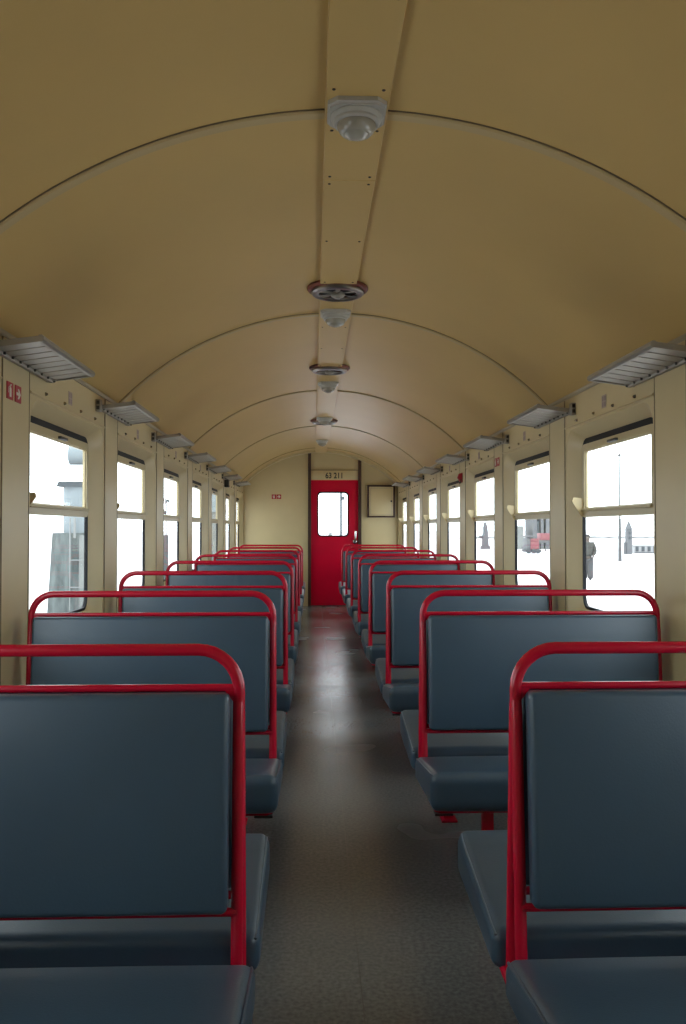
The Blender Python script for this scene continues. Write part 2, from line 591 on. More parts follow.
bm = bmesh.new()
GX = (0.091 + 0.565) / 2 - (DX0 + DX1) / 2
GW = (0.565 - 0.091) / 2
GZ0, GZ1 = 1.157, 1.850
ro = rrect(GX, GW + .022, GZ0 - .022, GZ1 + .022, .065)
fr_, bk_ = [], []
for dd, lst in ((.015, fr_), (.055, bk_)):
    hole = [bm.verts.new(fd(a, z, dd)) for a, z in ro]
    rect = [bm.verts.new(fd(a, z, dd)) for a, z in ((-dw, .012), (dw, .012), (dw, DZ + .015), (-dw, DZ + .015))]
    es = []
    for lp in (rect, hole):
        for i in range(len(lp)):
            es.append(bm.edges.new((lp[i], lp[(i + 1) % len(lp)])))
    bmesh.ops.triangle_fill(bm, use_beauty=True, use_dissolve=False, edges=es)
    lst += [rect, hole]
ring_loops(bm, [fr_[0], bk_[0]]); ring_loops(bm, [fr_[1], bk_[1]])
obj('door_leaf', bm, M['door'], d)
bm = bmesh.new()
frame_ring(bm, ro, rrect(GX, GW, GZ0, GZ1, .05), fd, .006, .060)
obj('rubber_seal', bm, M['seal'], d)
bm = bmesh.new()
box(bm, GX - GW - .005, GX + GW + .005, .034, .040, GZ0 - .005, GZ1 + .005)
obj('pane', bm, M['glass'], d, 0)
bm = bmesh.new()
hx = .690 - (DX0 + DX1) / 2
lathe(bm, [(0, -.040), (.030, -.036), (.046, -.020), (.050, .0)], (0, 0, 0), 20)
bmesh.ops.rotate(bm, cent=(0, 0, 0), matrix=Matrix.Rotation(-PI / 2, 3, 'X'), verts=bm.verts)
bmesh.ops.translate(bm, vec=(hx, .016, 1.055), verts=bm.verts)
tube(bm, [(hx, .0, 1.06), (hx, -.045, 1.075), (hx, -.058, 1.11), (hx + .008, -.055, 1.225)], .017, 10)
obj('door_handle', bm, M['chrome'], d)

for x0, x1 in ((DX0 - .05, DX0), (DX1, DX1 + .05)):
    bm = bmesh.new()
    prism(bm, vault_pts(x0, x1, 0.0, 4, -.012), 'y', YE - .035, YE + .02)
    trim(bm, M['brown'])
bm = bmesh.new()
box(bm, DX0, DX1, YE - .002, YE + .06, 0.0, 0.012)
trim(bm, M['dark'], 0)

nb = thing('number_board', 'cream board above the red end door painted with the number 63 211', 'number board', ((DX0 + DX1) / 2, YE, 2.066))
bm = bmesh.new()
box(bm, -dw + .016, dw - .016, -.012, .012, 0, .155, .003, 2)

obj('board', bm, M['trim'], nb)
bm = bmesh.new()
box(bm, -dw + .016, dw - .016, -.010, .012, .155, .166)
obj('upper_joint', bm, M['joint'], nb, 0)
fc = bpy.data.curves.new('numerals', 'FONT')
fc.body = '63 211'
fc.align_x = 'CENTER'
fc.size = .128
fc.offset = .0035
fc.extrude = .0012
fc.space_character = 1.02
fc.materials.append(M['ink'])
ft = bpy.data.objects.new('numerals_outline', fc)
C.objects.link(ft)
dg = bpy.context.evaluated_depsgraph_get()
nm_ = bpy.data.meshes.new_from_object(ft.evaluated_get(dg))
bpy.data.objects.remove(ft); bpy.data.curves.remove(fc)
nm_.name = 'numerals'
fo = bpy.data.objects.new('numerals', nm_)
C.objects.link(fo); fo.parent = nb
fo.rotation_euler = (PI / 2, 0, 0)
fo.location = (-.005, -.0135, .028)
fo.scale = (.82, 1, 1)
fo['label'] = 'black painted numerals'

# ------------------------------------------------------------------ wall cabinet at the far end
cb = thing('wall_cabinet', 'small flat cream wall cabinet framed in dark wood, right of the red door', 'cabinet', (1.115, YE, 1.449))
cw, chh = .225, .53
bm = bmesh.new()
frame_ring(bm, [(-cw, 0), (cw, 0), (cw, chh), (-cw, chh)], [(-cw + .026, .026), (cw - .026, .026), (cw - .026, chh - .026), (-cw + .026, chh - .026)], fd, -.075, 0)
obj('cabinet_frame', bm, M['brown'], cb, 0)
bm = bmesh.new()
box(bm, -cw + .027, cw - .027, -.062, 0, .027, chh - .027, .003, 2)
dr = obj('cabinet_door', bm, M['wall'], cb)
bm = bmesh.new()
frame_ring(bm, [(-cw + .05, .05), (cw - .05, .05), (cw - .05, chh - .05), (-cw + .05, chh - .05)], [(-cw + .055, .055), (cw - .055, .055), (cw - .055, chh - .055), (-cw + .055, chh - .055)], fd, -.0635, -.05)
obj('door_moulding', bm, M['rib'], dr, 0)
bm = bmesh.new()
box(bm, cw - .072, cw - .045, -.074, -.06, chh / 2 - .012, chh / 2 + .014, .004, 2)
obj('lock', bm, M['dark'], dr)


# ------------------------------------------------------------------ red pictogram signs
def picto(parent, cx, size, kind, f, depth=0.0):
    """One red square with a white pictogram; f(a, z, d) is local to the sign."""
    h = size / 2
    bm = bmesh.new()
    A = [(cx - h, 0), (cx + h, 0), (cx + h, size), (cx - h, size)]
    L = [[bm.verts.new(f(a, z, dd)) for a, z in A] for dd in (0, .003)]
    ring_loops(bm, L); bm.faces.new(L[0]); bm.faces.new(L[1])
    pl = obj('plate', bm, M['sign_red'], parent, 0)
    bm = bmesh.new()

    def poly(pts):
        L = [[bm.verts.new(f(cx + a * size, (.5 + z) * size, dd)) for a, z in pts] for dd in (.002, .0042)]
        ring_loops(bm, L); bm.faces.new(L[0]); bm.faces.new(L[1])
    if kind == 'arrow':
        poly([(-.34, -.09), (.02, -.09), (-.12, -.30), (.08, -.30), (.36, 0), (.08, .30), (-.12, .30), (.02, .09), (-.34, .09)])
        obj('arrow', bm, M['sign_white'], pl, 0)
    else:
        poly([(-.14, -.36), (.14, -.36), (.14, .10), (.08, .20), (-.08, .20), (-.14, .10)])
        poly([(-.05, .22), (.05, .22), (.05, .30), (.20, .36), (.20, .41), (-.05, .36)])
        poly([(-.10, .28), (-.06, .33), (-.24, .16), (-.26, -.14), (-.31, -.14), (-.29, .18)])
        obj('extinguisher_symbol', bm, M['sign_white'], pl, 0)
    return pl


sg = thing('extinguisher_sign', 'pair of red squares with extinguisher symbol and arrow on nearest left pillar', 'sign', (XS(-1, .0035), 3.215, 1.758), 'red extinguisher signs')
fl = lambda a, z, dd: (dd, a, z)
picto(sg, -.043, .064, 'ext', fl); picto(sg, .043, .064, 'arrow', fl)
sg = thing('extinguisher_sign', 'pair of red squares with extinguisher symbol and arrow on a right pillar', 'sign', (XS(1, .0035), 6.285, 1.742), 'red extinguisher signs')
fr2 = lambda a, z, dd: (-dd, -a, z)
picto(sg, -.043, .064, 'ext', fr2); picto(sg, .043, .064, 'arrow', fr2)
sg = thing('extinguisher_sign', 'small pair of red squares on the cream end wall left of door', 'sign', (-.598, YE, 1.752), 'red extinguisher signs')
fe = lambda a, z, dd: (a, -dd, z)
picto(sg, -.040, .074, 'ext', fe); picto(sg, .040, .074, 'arrow', fe)

eb = thing('emergency_brake', 'small red emergency brake with hood projecting from right wall pillar', 'emergency brake', (XS(1, .003), 7.79, 1.700))
bm = bmesh.new()
box(bm, -.008, 0, -.035, .035, 0, .092, .003, 2)
obj('back_plate', bm, M['sign_red'], eb)
bm = bmesh.new()
prism(bm, [(-.006, .088), (-.006, .012), (-.022, .010), (-.044, .045), (-.030, .084)], 'y', -.024, .024)
bmesh.ops.bevel(bm, geom=bm.edges[:], offset=.003, segments=2, affect='EDGES')
obj('hood', bm, M['sign_red'], eb)
bm = bmesh.new()
tube(bm, [(-.014, -.028, .030), (-.020, -.028, -.006), (-.020, .028, -.006), (-.014, .028, .030)], .0045, 8)
obj('pull_handle', bm, M['dark'], eb)

sp = thing('speaker_box', 'small black box on the left wall above the windows near the end', 'speaker', (XS(-1, .0), 10.82, 1.80))
bm = bmesh.new()
box(bm, 0, .06, -.045, .045, 0, .095, .006, 2)
obj('housing', bm, M['black'], sp)
bm = bmesh.new()
for k in range(5):
    box(bm, .012, .05, -.047, -.044, .014 + .015 * k, .021 + .015 * k)
obj('grille', bm, M['dark'], sp, 0)

# faded seat-number stickers over the windows
for s, side in ((-1, 'left'), (1, 'right')):
    vis = [b for b in bays if b > 3][:4]
    for i, b in enumerate(vis):
        st = thing('sticker', 'faded square sticker over the %s window on the %s wall' % (ORD[i], side), 'sticker', (XS(s, .0005), b - .02, 1.852), 'faded stickers over the windows')
        ff = (lambda a, z, dd: (dd, a, z)) if s < 0 else (lambda a, z, dd: (-dd, -a, z))
        bm = bmesh.new()
        L = [[bm.verts.new(ff(a, z, dd)) for a, z in ((-.03, 0), (.03, 0), (.03, .062), (-.03, .062))] for dd in (0, .0015)]
        ring_loops(bm, L); bm.faces.new(L[0]); bm.faces.new(L[1])
        obj('film', bm, M['sticker'], st, 0)
        bm = bmesh.new()
        for (a0, a1, z0, z1) in ((-.024, -.004, .034, .056), (.004, .024, .034, .056), (-.024, -.004, .006, .028), (.004, .024, .006, .028)):
            L = [[bm.verts.new(ff(a, z, dd)) for a, z in ((a0, z0), (a1, z0), (a1, z1), (a0, z1))] for dd in (.001, .002)]
            ring_loops(bm, L); bm.faces.new(L[0]); bm.faces.new(L[1])
        obj('print', bm, M['sticker_mark'], st, 0)


# ------------------------------------------------------------------ luggage racks
RACK_POSTS = [y for y in POST if 3 < y < 12.6]


def make_rack(s, label):
    t = thing('luggage_rack', label, 'luggage rack', (XS(s, 0), RACK_POSTS[0] + (.065 if s < 0 else .035), 1.915 if s < 0 else 1.905), 'luggage racks along the side walls')
    HL = .345

    def P(d, y, z):
        return (s * -d, y, z)
    D, RISE = .195, .022
    bm = bmesh.new()
    # outer rail, a fat rolled edge
    prof = []
    for d0, z0 in ((D - .018, RISE - .010), (D - .003, RISE - .012), (D + .005, RISE - .004), (D + .005, RISE + .007), (D - .002, RISE + .014), (D - .012, RISE + .013), (D - .018, RISE + .006)):
        prof.append((s * -d0, z0))
    prism(bm, prof, 'y', -HL, HL)
    for e in (-1, 1):
        yy0, yy1 = sorted((e * HL, e * (HL - .014)))
        A = [(.01, -.012), (D, RISE - .010), (D, RISE + .011), (.01, .010)]
        prism(bm, [(s * -a, z) for a, z in A], 'y', yy0, yy1)
    prism(bm, [(s * -a, z) for a, z in ((.006, -.016), (.024, -.016), (.028, -.004), (.024, .014), (.006, .014))], 'y', -HL, HL)
    obj('rail_frame', bm, M['alu'], t)
    bm = bmesh.new()
    n = 8
    for k in range(n):
        yc = -HL + .014 + (2 * HL - .028) * (k + .5) / n
        hw = (2 * HL - .028) / n / 2 - .006
        A = [(.02, -.008), (D - .012, RISE - .006), (D - .012, RISE + .002), (.02, .000)]
        prism(bm, [(s * -a, z) for a, z in A], 'y', yc - hw, yc + hw)
    obj('slats', bm, M['alu'], t, 0)
    bm = bmesh.new()
    bm.free()
    for k in range(n + 1):
        yc = -HL + .014 + (2 * HL - .028) * k / n
        bm = bmesh.new()
        tube(bm, [P(.031, yc, -.0155), P(.031, yc, .0)], .0048, 8)
        obj('rivet', bm, M['rivet'], t)
    for e in (-1, 1):
        bm = bmesh.new()
        yy = e * (HL - .02)
        prism(bm, [(s * -a, z) for a, z in ((.0, -.016), (.010, -.016), (.016, -.012), (.04, -.008), (.04, .004), (.010, .02), (.0, .02))], 'y', yy - .008, yy + .008)
        obj('bracket', bm, M['alu'], t)
    bm = bmesh.new()
    yy = -HL - .030
    box(bm, *sorted((0, s * -.026)), yy - .012, yy + .030, -.028, .036, .004, 2)
    pl = obj('end_clip', bm, M['alu'], t)
    bm = bmesh.new()
    for z0 in (-.018, .010):
        box(bm, *sorted((s * -.006, s * -.022)), yy - .0145, yy - .011, z0, z0 + .018)
    obj('clip_slot', bm, M['dark'], pl, 0)
    return t


for s, side in ((-1, 'left'), (1, 'right')):
    r0 = None
    for i, y in enumerate(RACK_POSTS):
        lb = 'small grey metal luggage rack high on the %s wall, %s' % (side, 'nearest the camera' if i == 0 else ('closest to the end wall' if i == len(RACK_POSTS) - 1 else ORD[i] + ' from the camera'))
        if r0 is None:
            r0 = make_rack(s, lb)
        else:
            dup(r0, (XS(s, 0), y + (.065 if s < 0 else .035), 1.915 if s < 0 else 1.905), lb)


# ------------------------------------------------------------------ ceiling lamps
def make_lamp(loc, label):
    t = thing('ceiling_lamp', label, 'ceiling lamp', loc, 'round ceiling lamps along the middle strip')
    bm = bmesh.new()
    h, c = .086, .028
    prism(bm, [(-h + c, -h), (h - c, -h), (h, -h + c), (h, h - c), (h - c, h), (-h + c, h), (-h, h - c), (-h, -h + c)], 'z', -.020, 0)
    bmesh.ops.bevel(bm, geom=[e for e in bm.edges if all(v.co.z < -.01 for v in e.verts)], offset=.007, segments=3, affect='EDGES')
    obj('base_plate', bm, M['plastic'], t)
    bm = bmesh.new()
    lathe(bm, [(.0, -.018), (.076, -.018), (.077, -.024), (.074, -.030), (.069, -.033), (.069, -.040), (.066, -.044), (.061, -.045), (.056, -.042), (0, -.042)], seg=36)
    obj('ring', bm, M['plastic'], t)
    bm = bmesh.new()
    lathe(bm, [(.057, -.040), (.058, -.046), (.056, -.055), (.050, -.065), (.042, -.072), (.038, -.073), (.035, -.073), (.025, -.080), (.012, -.084), (0, -.085)], seg=36)
    obj('glass_dome', bm, M['lens'], t)
    return t


LAMPS = (2.465, 4.80, 7.15, 9.42, 11.85)
l0 = None
for i, y in enumerate(LAMPS):
    lb = ['grey round glass ceiling lamp on square base, large and nearest to camera', 'grey ceiling lamp on the middle strip just behind the nearest vent',
          'grey ceiling lamp on the middle strip just behind the second vent', 'grey ceiling lamp just in front of the farthest vent',
          'tiny far ceiling lamp on the middle strip close to the end door'][i]
    if l0 is None:
        l0 = make_lamp((XC, y, APEX - .026), lb)
    else:
        dup(l0, (XC, y, APEX - .026), lb)


# ------------------------------------------------------------------ roof vents
def make_vent(loc, label):
    t = thing('ceiling_vent', label, 'air vent', loc, 'round ceiling vents')
    bm = bmesh.new()
    lathe(bm, [(0, .006), (.148, .006), (.158, -.002), (.160, -.012), (.154, -.020), (.140, -.024), (.125, -.022), (.118, -.012), (0, -.012)], seg=48)
    obj('base_ring', bm, M['vent_red'], t)
    bm = bmesh.new()
    prof = [(.138, -.022), (.137, -.034), (.129, -.042), (.112, -.044), (.100, -.038), (.098, -.030), (.104, -.024)]
    seg = 48
    L = [[bm.verts.new((r * math.cos(2 * PI * j / seg), r * math.sin(2 * PI * j / seg), z)) for j in range(seg)] for r, z in prof]
    ring_loops(bm, L + [L[0]])
    obj('metal_rim', bm, M['alu_dark'], t)
    for k in range(6):
        a = 2 * PI * k / 6 + PI / 6
        bm = bmesh.new()
        vs = []
        for rr, hw in ((.030, .008), (.106, .016)):
            for e, z in ((-1, -.038), (1, -.034)):
                vs.append(Vector((rr * math.cos(a) - e * hw * math.sin(a), rr * math.sin(a) + e * hw * math.cos(a), z)))
        lo = [bm.verts.new(v) for v in vs]; hi = [bm.verts.new(v + Vector((0, 0, .003))) for v in vs]
        for q in ((0, 1, 3, 2),):
            bm.faces.new([lo[i] for i in q]); bm.faces.new([hi[i] for i in q])
        ring_loops(bm, [[lo[i] for i in (0, 1, 3, 2)], [hi[i] for i in (0, 1, 3, 2)]])
        obj('blade', bm, M['alu'], t, 0)
    bm = bmesh.new()
    lathe(bm, [(0, -.012), (.036, -.030), (.036, -.046), (.030, -.052), (.012, -.055), (.010, -.058), (0, -.058)], seg=28)
    obj('hub', bm, M['alu'], t)
    bm = bmesh.new()
    lathe(bm, [(0, -.0145), (.117, -.0145), (.117, -.0125), (0, -.0125)], seg=32)
    obj('dark_opening', bm, M['black'], t, 0)
    return t


M['alu_dark'] = mat('tarnished_metal', (0.26, 0.24, 0.23), 0.3, metal=0.8)
v0 = None
for i, y in enumerate(VENTS):
    lb = ['round metal ceiling vent with red-brown rim, largest and nearest', 'round ceiling vent with red-brown rim, middle one of three', 'farthest round ceiling vent, half hidden behind a lamp'][i]
    if v0 is None:
        v0 = make_vent((XC, y, APEX - .004), lb)
    else:
        dup(v0, (XC, y, APEX - .004), lb)


# ------------------------------------------------------------------ double benches
def make_bench(s, loc, label):
    """Back-to-back bench. Local x runs along s from the aisle post to the wall post."""
    t = thing('double_bench', label, 'bench', loc, 'blue back-to-back benches along the aisle')
    LEN = .924
    R = .0128

    def P(d, y, z):
        return (s * d, y, z)
    # hoop: two legs in an A at either end, one top rail
    bm = bmesh.new()
    top = 1.023
    rc = .085
    path = [P(0, 0, .90)]
    for k in range(9):
        a = PI - PI / 2 * k / 8
        path.append(P(rc + rc * math.cos(a), 0, top - rc + rc * math.sin(a)))
    for k in range(9):
        a = PI / 2 - PI / 2 * k / 8
        path.append(P(LEN - rc + rc * math.cos(a), 0, top - rc + rc * math.sin(a)))
    path.append(P(LEN, 0, .90))
    tube(bm, path, R, 14)
    obj('top_hoop', bm, M['red'], t)
    for dd in (0, LEN):
        for e in (-1, 1):
            bm = bmesh.new()
            tube(bm, [P(dd, e * .0, .915), P(dd, e * .006, .88), P(dd, e * .045, .34), P(dd, e * .048, .305)], R, 14)
            obj('post', bm, M['red'], t)
    bm = bmesh.new()
    tube(bm, [P(0, 0, .944), P(LEN, 0, .944)], .0078, 10)
    for dd, q in ((0, 1), (LEN, -1)):     # little welded gussets
        prism(bm, [(s * dd, .940), (s * (dd + q * .03), .940), (s * dd, .90)], 'y', -.006, .006)
    obj('pad_rail', bm, M['red'], t)
    bm = bmesh.new()
    for e in (-1, 1):
        tube(bm, [P(0, e * .040, .497), P(LEN, e * .040, .497)], .0085, 10)
    obj('lower_rail', bm, M['red'], t)
    for e in (-1, 1):
        bm = bmesh.new()
        tilt = math.atan2(.034, .45)
        M4 = Matrix.Translation(P(LEN / 2, e * .044, .7225)) @ Matrix.Rotation(e * tilt, 4, 'X') @ Matrix.Rotation(PI / 2, 4, 'X')
        cushion(bm, LEN / 2 - .0165, .2165, .024, .014, .007, M4)
        obj('back_cushion', bm, M['vinyl'], t)
        bm = bmesh.new()
        cushion(bm, .474, .2275, .045, .026, .008)
        for v in bm.verts:
            q = v.co
            dist = (q.y * e + .2275)          # 0 at the rear edge, .455 at the front
            f = dist / .455
            zc = .360 + .045 * f
            th = .044 + .019 * f
            x = s * (q.x + .434)
            v.co = Vector((x, e * (.052 + dist), zc + q.z / .045 * th))
        sc_ = obj('seat_cushion', bm, M['vinyl'], t)
        bm = bmesh.new()
        pts = []
        for d_, y_ in ((-.031, .060), (-.034, .080), (-.034, .45), (-.032, .478), (-.026, .490)):
            f = (y_ - .052) / .455
            pts.append(P(d_, e * y_, .360 + .045 * f + .044 + .019 * f - (.0065 if .07 < y_ < .48 else .011)))
        tube(bm, pts, .0034, 8)
        obj('piping', bm, M['vinyl'], sc_)
        bm = bmesh.new()
        A = [P(-.012, e * .0, .318), P(-.012, e * .445, .334), P(.0, e * .462, .336), P(.90, e * .462, .336), P(.912, e * .445, .334), P(.912, 0, .318)]
        tube(bm, A, .0105, 10)
        tube(bm, [P(-.012, e * .052, .312), P(.912, e * .052, .312)], .009, 8)
        obj('seat_frame', bm, M['red'], t)
        for dd in (.165, .78):
            bm = bmesh.new()
            box(bm, *sorted((s * (dd - .02), s * (dd + .02))), *sorted((e * .40, e * .425)), .0, .332, .004, 2)
            box(bm, *sorted((s * (dd - .035), s * (dd + .035))), *sorted((e * .375, e * .45)), .0, .010, .003, 1)
            box(bm, *sorted((s * (dd - .012), s * (dd + .012))), *sorted((0, e * .42)), .296, .314, .003, 1)
            obj('leg', bm, M['red'], t)
        bm = bmesh.new()
        box(bm, *sorted((s * -.022, s * .040)), *sorted((e * .425, e * .470)), .318, .327, .002, 1)
        obj('corner_plate', bm, M['dark'], t)
    return t


ROWS = [1.768 + 1.5 * n for n in range(8)]
for s, side, xi in ((-1, 'left', -.154), (1, 'right', .428)):
    b0 = None
    for i, y in enumerate(ROWS):
        where = 'nearest to camera' if i == 0 else ('last before the red door' if i == len(ROWS) - 1 else ORD[i] + ' from camera')
        lb = 'blue back-to-back bench in red tubes %s of the aisle, %s' % (side, where)
        if b0 is None:
            b0 = make_bench(s, (xi, y, 0), lb)
        else:
            dup(b0, (xi, y, 0), lb)

# ------------------------------------------------------------------ outdoors
GZ = -.75
bm = bmesh.new()
box(bm, -300, 300, -60, 500, GZ - .5, GZ)
struct(obj('ground', bm, M['ground'], smooth=0))


def ground_hit(x, y):
    d_ = FW + RT * ((x - 343) / FPX) + UP * ((512 - y) / FPX)
    return Vector((0, 0, HC)) + d_ * ((GZ - HC) / d_.z)


def px_box(bm, x0, x1, y0, y1, Y, depth, bev=0.0):
    a = at(x0, y1, Y); b = at(x1, y0, Y)
    box(bm, min(a.x, b.x), max(a.x, b.x), Y, Y + depth, min(a.z, b.z), max(a.z, b.z), bev)
    return a, b


# person standing on the platform, back turned, hands in the jacket pockets
pp = at(587.5, 578, 32.5)
pr = thing('person', 'person in grey jacket standing outside beyond the nearest right window', 'person', (pp.x, 32.5, GZ), rz=-.35)


def skin_body(name, pts, edges, radii, material, parent, root=0, sub=2):
    me = bpy.data.meshes.new(name)
    me.from_pydata(pts, edges, [])
    o_ = bpy.data.objects.new(name, me)
    C.objects.link(o_)
    o_.parent = parent
    sm = o_.modifiers.new('skin', 'SKIN'); sm.use_smooth_shade = True
    for i, rr in enumerate(radii):
        v = me.skin_vertices[0].data[i]
        v.radius = rr if isinstance(rr, tuple) else (rr, rr)
        v.use_root = (i == root)
    ss = o_.modifiers.new('sub', 'SUBSURF'); ss.levels = sub; ss.render_levels = sub
    me.materials.append(material)
    return o_


B = []; E_ = []; R_ = []


def bp_(p, r, par=None):
    B.append(p); R_.append(r)
    if par is not None:
        E_.append((par, len(B) - 1))
    return len(B) - 1


pel = bp_((0, 0, .95), (.15, .11))
wai = bp_((0, .01, 1.12), (.145, .105), pel)
che = bp_((0, .01, 1.33), (.165, .115), wai)
nek = bp_((0, .0, 1.48), (.075, .075), che)
hd0 = bp_((0, -.01, 1.55), (.075, .085), nek)
hd1 = bp_((0, -.015, 1.63), (.105, .122), hd0)
hd2 = bp_((0, -.005, 1.71), (.09, .105), hd1)
for e in (-1, 1):
    hp = bp_((e * .095, 0, .86), .095, pel)
    kn = bp_((e * .105, -.015, .49), .062, hp)
    an = bp_((e * .11, .02, .10), .043, kn)
    he = bp_((e * .112, .01, .045), .042, an)
    to = bp_((e * .13, -.16, .032), .032, he)
    sh = bp_((e * .20, .01, 1.40), .066, che)
    el = bp_((e * .28, .06, 1.13), .050, sh)
    wr = bp_((e * .235, -.08, .95), .036, el)
    ha = bp_((e * .205, -.12, .90), (.030, .040), wr)
    for k, (dx, dz, ln) in enumerate(((-.024, 0, .065), (-.008, 0, .075), (.008, 0, .072), (.024, 0, .055))):
        f1 = bp_((e * (.195 + dx * .3), -.135 + dx, .865), .0095, ha)
        bp_((e * (.185 + dx * .3), -.14 + dx, .865 - ln * .7), .0085, f1)
    th = bp_((e * .185, -.155, .885), .011, wr)
body = skin_body('body', B, E_, R_, M['skin'], pr)
# jacket and trousers follow the body
JB = [(0, 0, .88), (0, .01, 1.12), (0, .01, 1.34), (0, .0, 1.46)]
JE = [(0, 1), (1, 2), (2, 3)]
JR = [(.25, .18), (.23, .17), (.245, .17), (.12, .11)]
for e in (-1, 1):
    k = len(JB)
    JB += [(e * .20, .01, 1.40), (e * .285, .06, 1.13), (e * .228, -.075, .965)]
    JR += [.11, .092, .07]
    JE += [(2, k), (k, k + 1), (k + 1, k + 2)]
skin_body('jacket', JB, JE, JR, M['cloth'], pr)
TB = [(0, 0, .96)]; TE = []; TR = [(.21, .16)]
for e in (-1, 1):
    k = len(TB)
    TB += [(e * .095, 0, .84), (e * .105, -.015, .49), (e * .11, .015, .13), (e * .11, .02, .035)]
    TR += [.15, .125, .115, .11]
    TE += [(0, k), (k, k + 1), (k + 1, k + 2), (k + 2, k + 3)]
skin_body('trousers', TB, TE, TR, M['trousers'], pr)
bm = bmesh.new()
bmesh.ops.create_uvsphere(bm, u_segments=20, v_segments=12, radius=1)
for v in bm.verts:
    v.co = Vector((v.co.x * .104, v.co.y * .118 + .012, 1.685 + v.co.z * .098 + (.02 if v.co.z < 0 and v.co.y < 0 else 0)))
obj('hair', bm, M['hair'], pr)
for e in (-1, 1):
    bm = bmesh.new()
    bmesh.ops.create_uvsphere(bm, u_segments=10, v_segments=8, radius=1)
    for v in bm.verts:
        v.co = Vector((e * .112 + v.co.x * .05, -.05 + v.co.y * .14, .045 + v.co.z * (.045 if v.co.z > 0 else .042)))
    obj('shoe', bm, M['black'], pr)

# telegraph pole
g = ground_hit(620, 561.5)
tp = thing('telegraph_pole', 'tall thin wooden pole standing outside the nearest right window', 'pole', (g.x, g.y, GZ))
hgt = at(620, 452, g.y).z - GZ
bm = bmesh.new()
tube(bm, [(0, 0, 0), (0, 0, 1.0), (0, 0, 2.0), (0, 0, 2.6)], .11, 12, True, .075)
tube(bm, [(0, 0, 2.5), (0, 0, hgt)], .05, 10, True, .03)
obj('shaft', bm, M['pole'], tp)
bm = bmesh.new()
tube(bm, [(.0, 0, hgt - .25), (.0, 0, hgt - .15)], .10, 10)
obj('cap', bm, M['pole'], tp)

# church-like tower with a spire and a low long building
Y = 64
a = at(626.5, 554.5, Y); b = at(633, 554.5, Y); c = at(630, 520.5, Y)
tw = thing('stone_pillar', 'grey stone pillar with a pointed top, far beyond the nearest right window', 'pillar', ((a.x + b.x) / 2, Y, GZ))
hw = (b.x - a.x) / 2
tz = c.z - GZ
bm = bmesh.new()
box(bm, -hw * .8, hw * .8, 0, 1.6 * hw, 0, tz * .74)
obj('shaft', bm, M['stone_far'], tw, 0)
bm = bmesh.new()
A = [bm.verts.new(q) for q in ((-hw * .85, -.05, tz * .74), (hw * .85, -.05, tz * .74), (hw * .85, 1.65 * hw, tz * .74), (-hw * .85, 1.65 * hw, tz * .74))]
ap = bm.verts.new((0, .8 * hw, tz * 1.02))
bm.faces.new(A)
for i in range(4):
    bm.faces.new((A[i], A[(i + 1) % 4], ap))
obj('spire', bm, M['stone_far'], tw, 0)
bm = bmesh.new()
for zz in (.45, .60):
    box(bm, -hw * .18, hw * .18, -.08, .1, tz * zz, tz * (zz + .07))
obj('window', bm, M['slate'], tw, 0)
bm = bmesh.new()
box(bm, -hw * 1.35, -hw * .8, .1, 1.5 * hw, 0, tz * .36)
obj('annex', bm, M['stone_far'], tw, 0)

Y = 66
a = at(634.5, 554, Y); b = at(672, 545.5, Y)
bl = thing('low_wall', 'long low pale wall with square openings beside the far stone pillar', 'wall', (a.x, Y, GZ))
bw, bh = b.x - a.x, b.z - GZ
bm = bmesh.new()
box(bm, 0, bw, 0, .5, 0, bh * .95)
obj('masonry', bm, mat('pale_render', (0.310, 0.310, 0.310), .9), bl, 0)
bm = bmesh.new()
prism(bm, [(-.06, bh * .95), (.56, bh * .95), (.25, bh * 1.1)], 'x', -.06, bw + .06)
obj('coping', bm, mat('pale_roof', (0.279, 0.279, 0.287), .9), bl, 0)
for k in range(6):
    bm = bmesh.new()
    x0 = bw * (.03 + k * .16)
    box(bm, x0, x0 + bw * .07, -.08, .1, bh * .28, bh * .86)
    obj('opening', bm, M['slate'], bl, 0)
bm = bmesh.new()
box(bm, 0, bw, -.12, -.01, 0, bh * .16)
obj('plinth', bm, M['stone_far'], bl, 0)

# a faint hedge along the far edge of the yard
bm = bmesh.new()
for k in range(60):
    x0 = 30 + k * 2.2
    r = bmesh.ops.create_icosphere(bm, subdivisions=1, radius=1)
    for v in r['verts']:
        v.co = Vector((x0 + v.co.x * random.uniform(1.8, 2.6), 160 + v.co.y * 1.0, GZ + max(0, v.co.z + .4) * random.uniform(.25, .45)))
o = obj('hedge', bm, M['hedge'])
o['kind'] = 'stuff'
o['label'] = 'low faint hedge at the far edge of the bright yard'
o['category'] = 'hedge'


# red shunting tractor beyond the second right window
def wheel(bm, c, r, w):
    tube(bm, [(c[0], c[1] - w / 2, c[2]), (c[0], c[1] + w / 2, c[2])], r, 18)


Y = 66.0
g0 = at(531.5, 553.5, Y)
KS = Y / 45
tr = thing('rail_tractor', 'pale red rail tractor with grey cab beyond the second right window', 'vehicle', (g0.x, Y, GZ))


def kb(bm, x0, x1, y0, y1, z0, z1, bev=0):
    box(bm, x0 * KS, x1 * KS, y0 * KS, y1 * KS, z0 * KS, z1 * KS, bev)


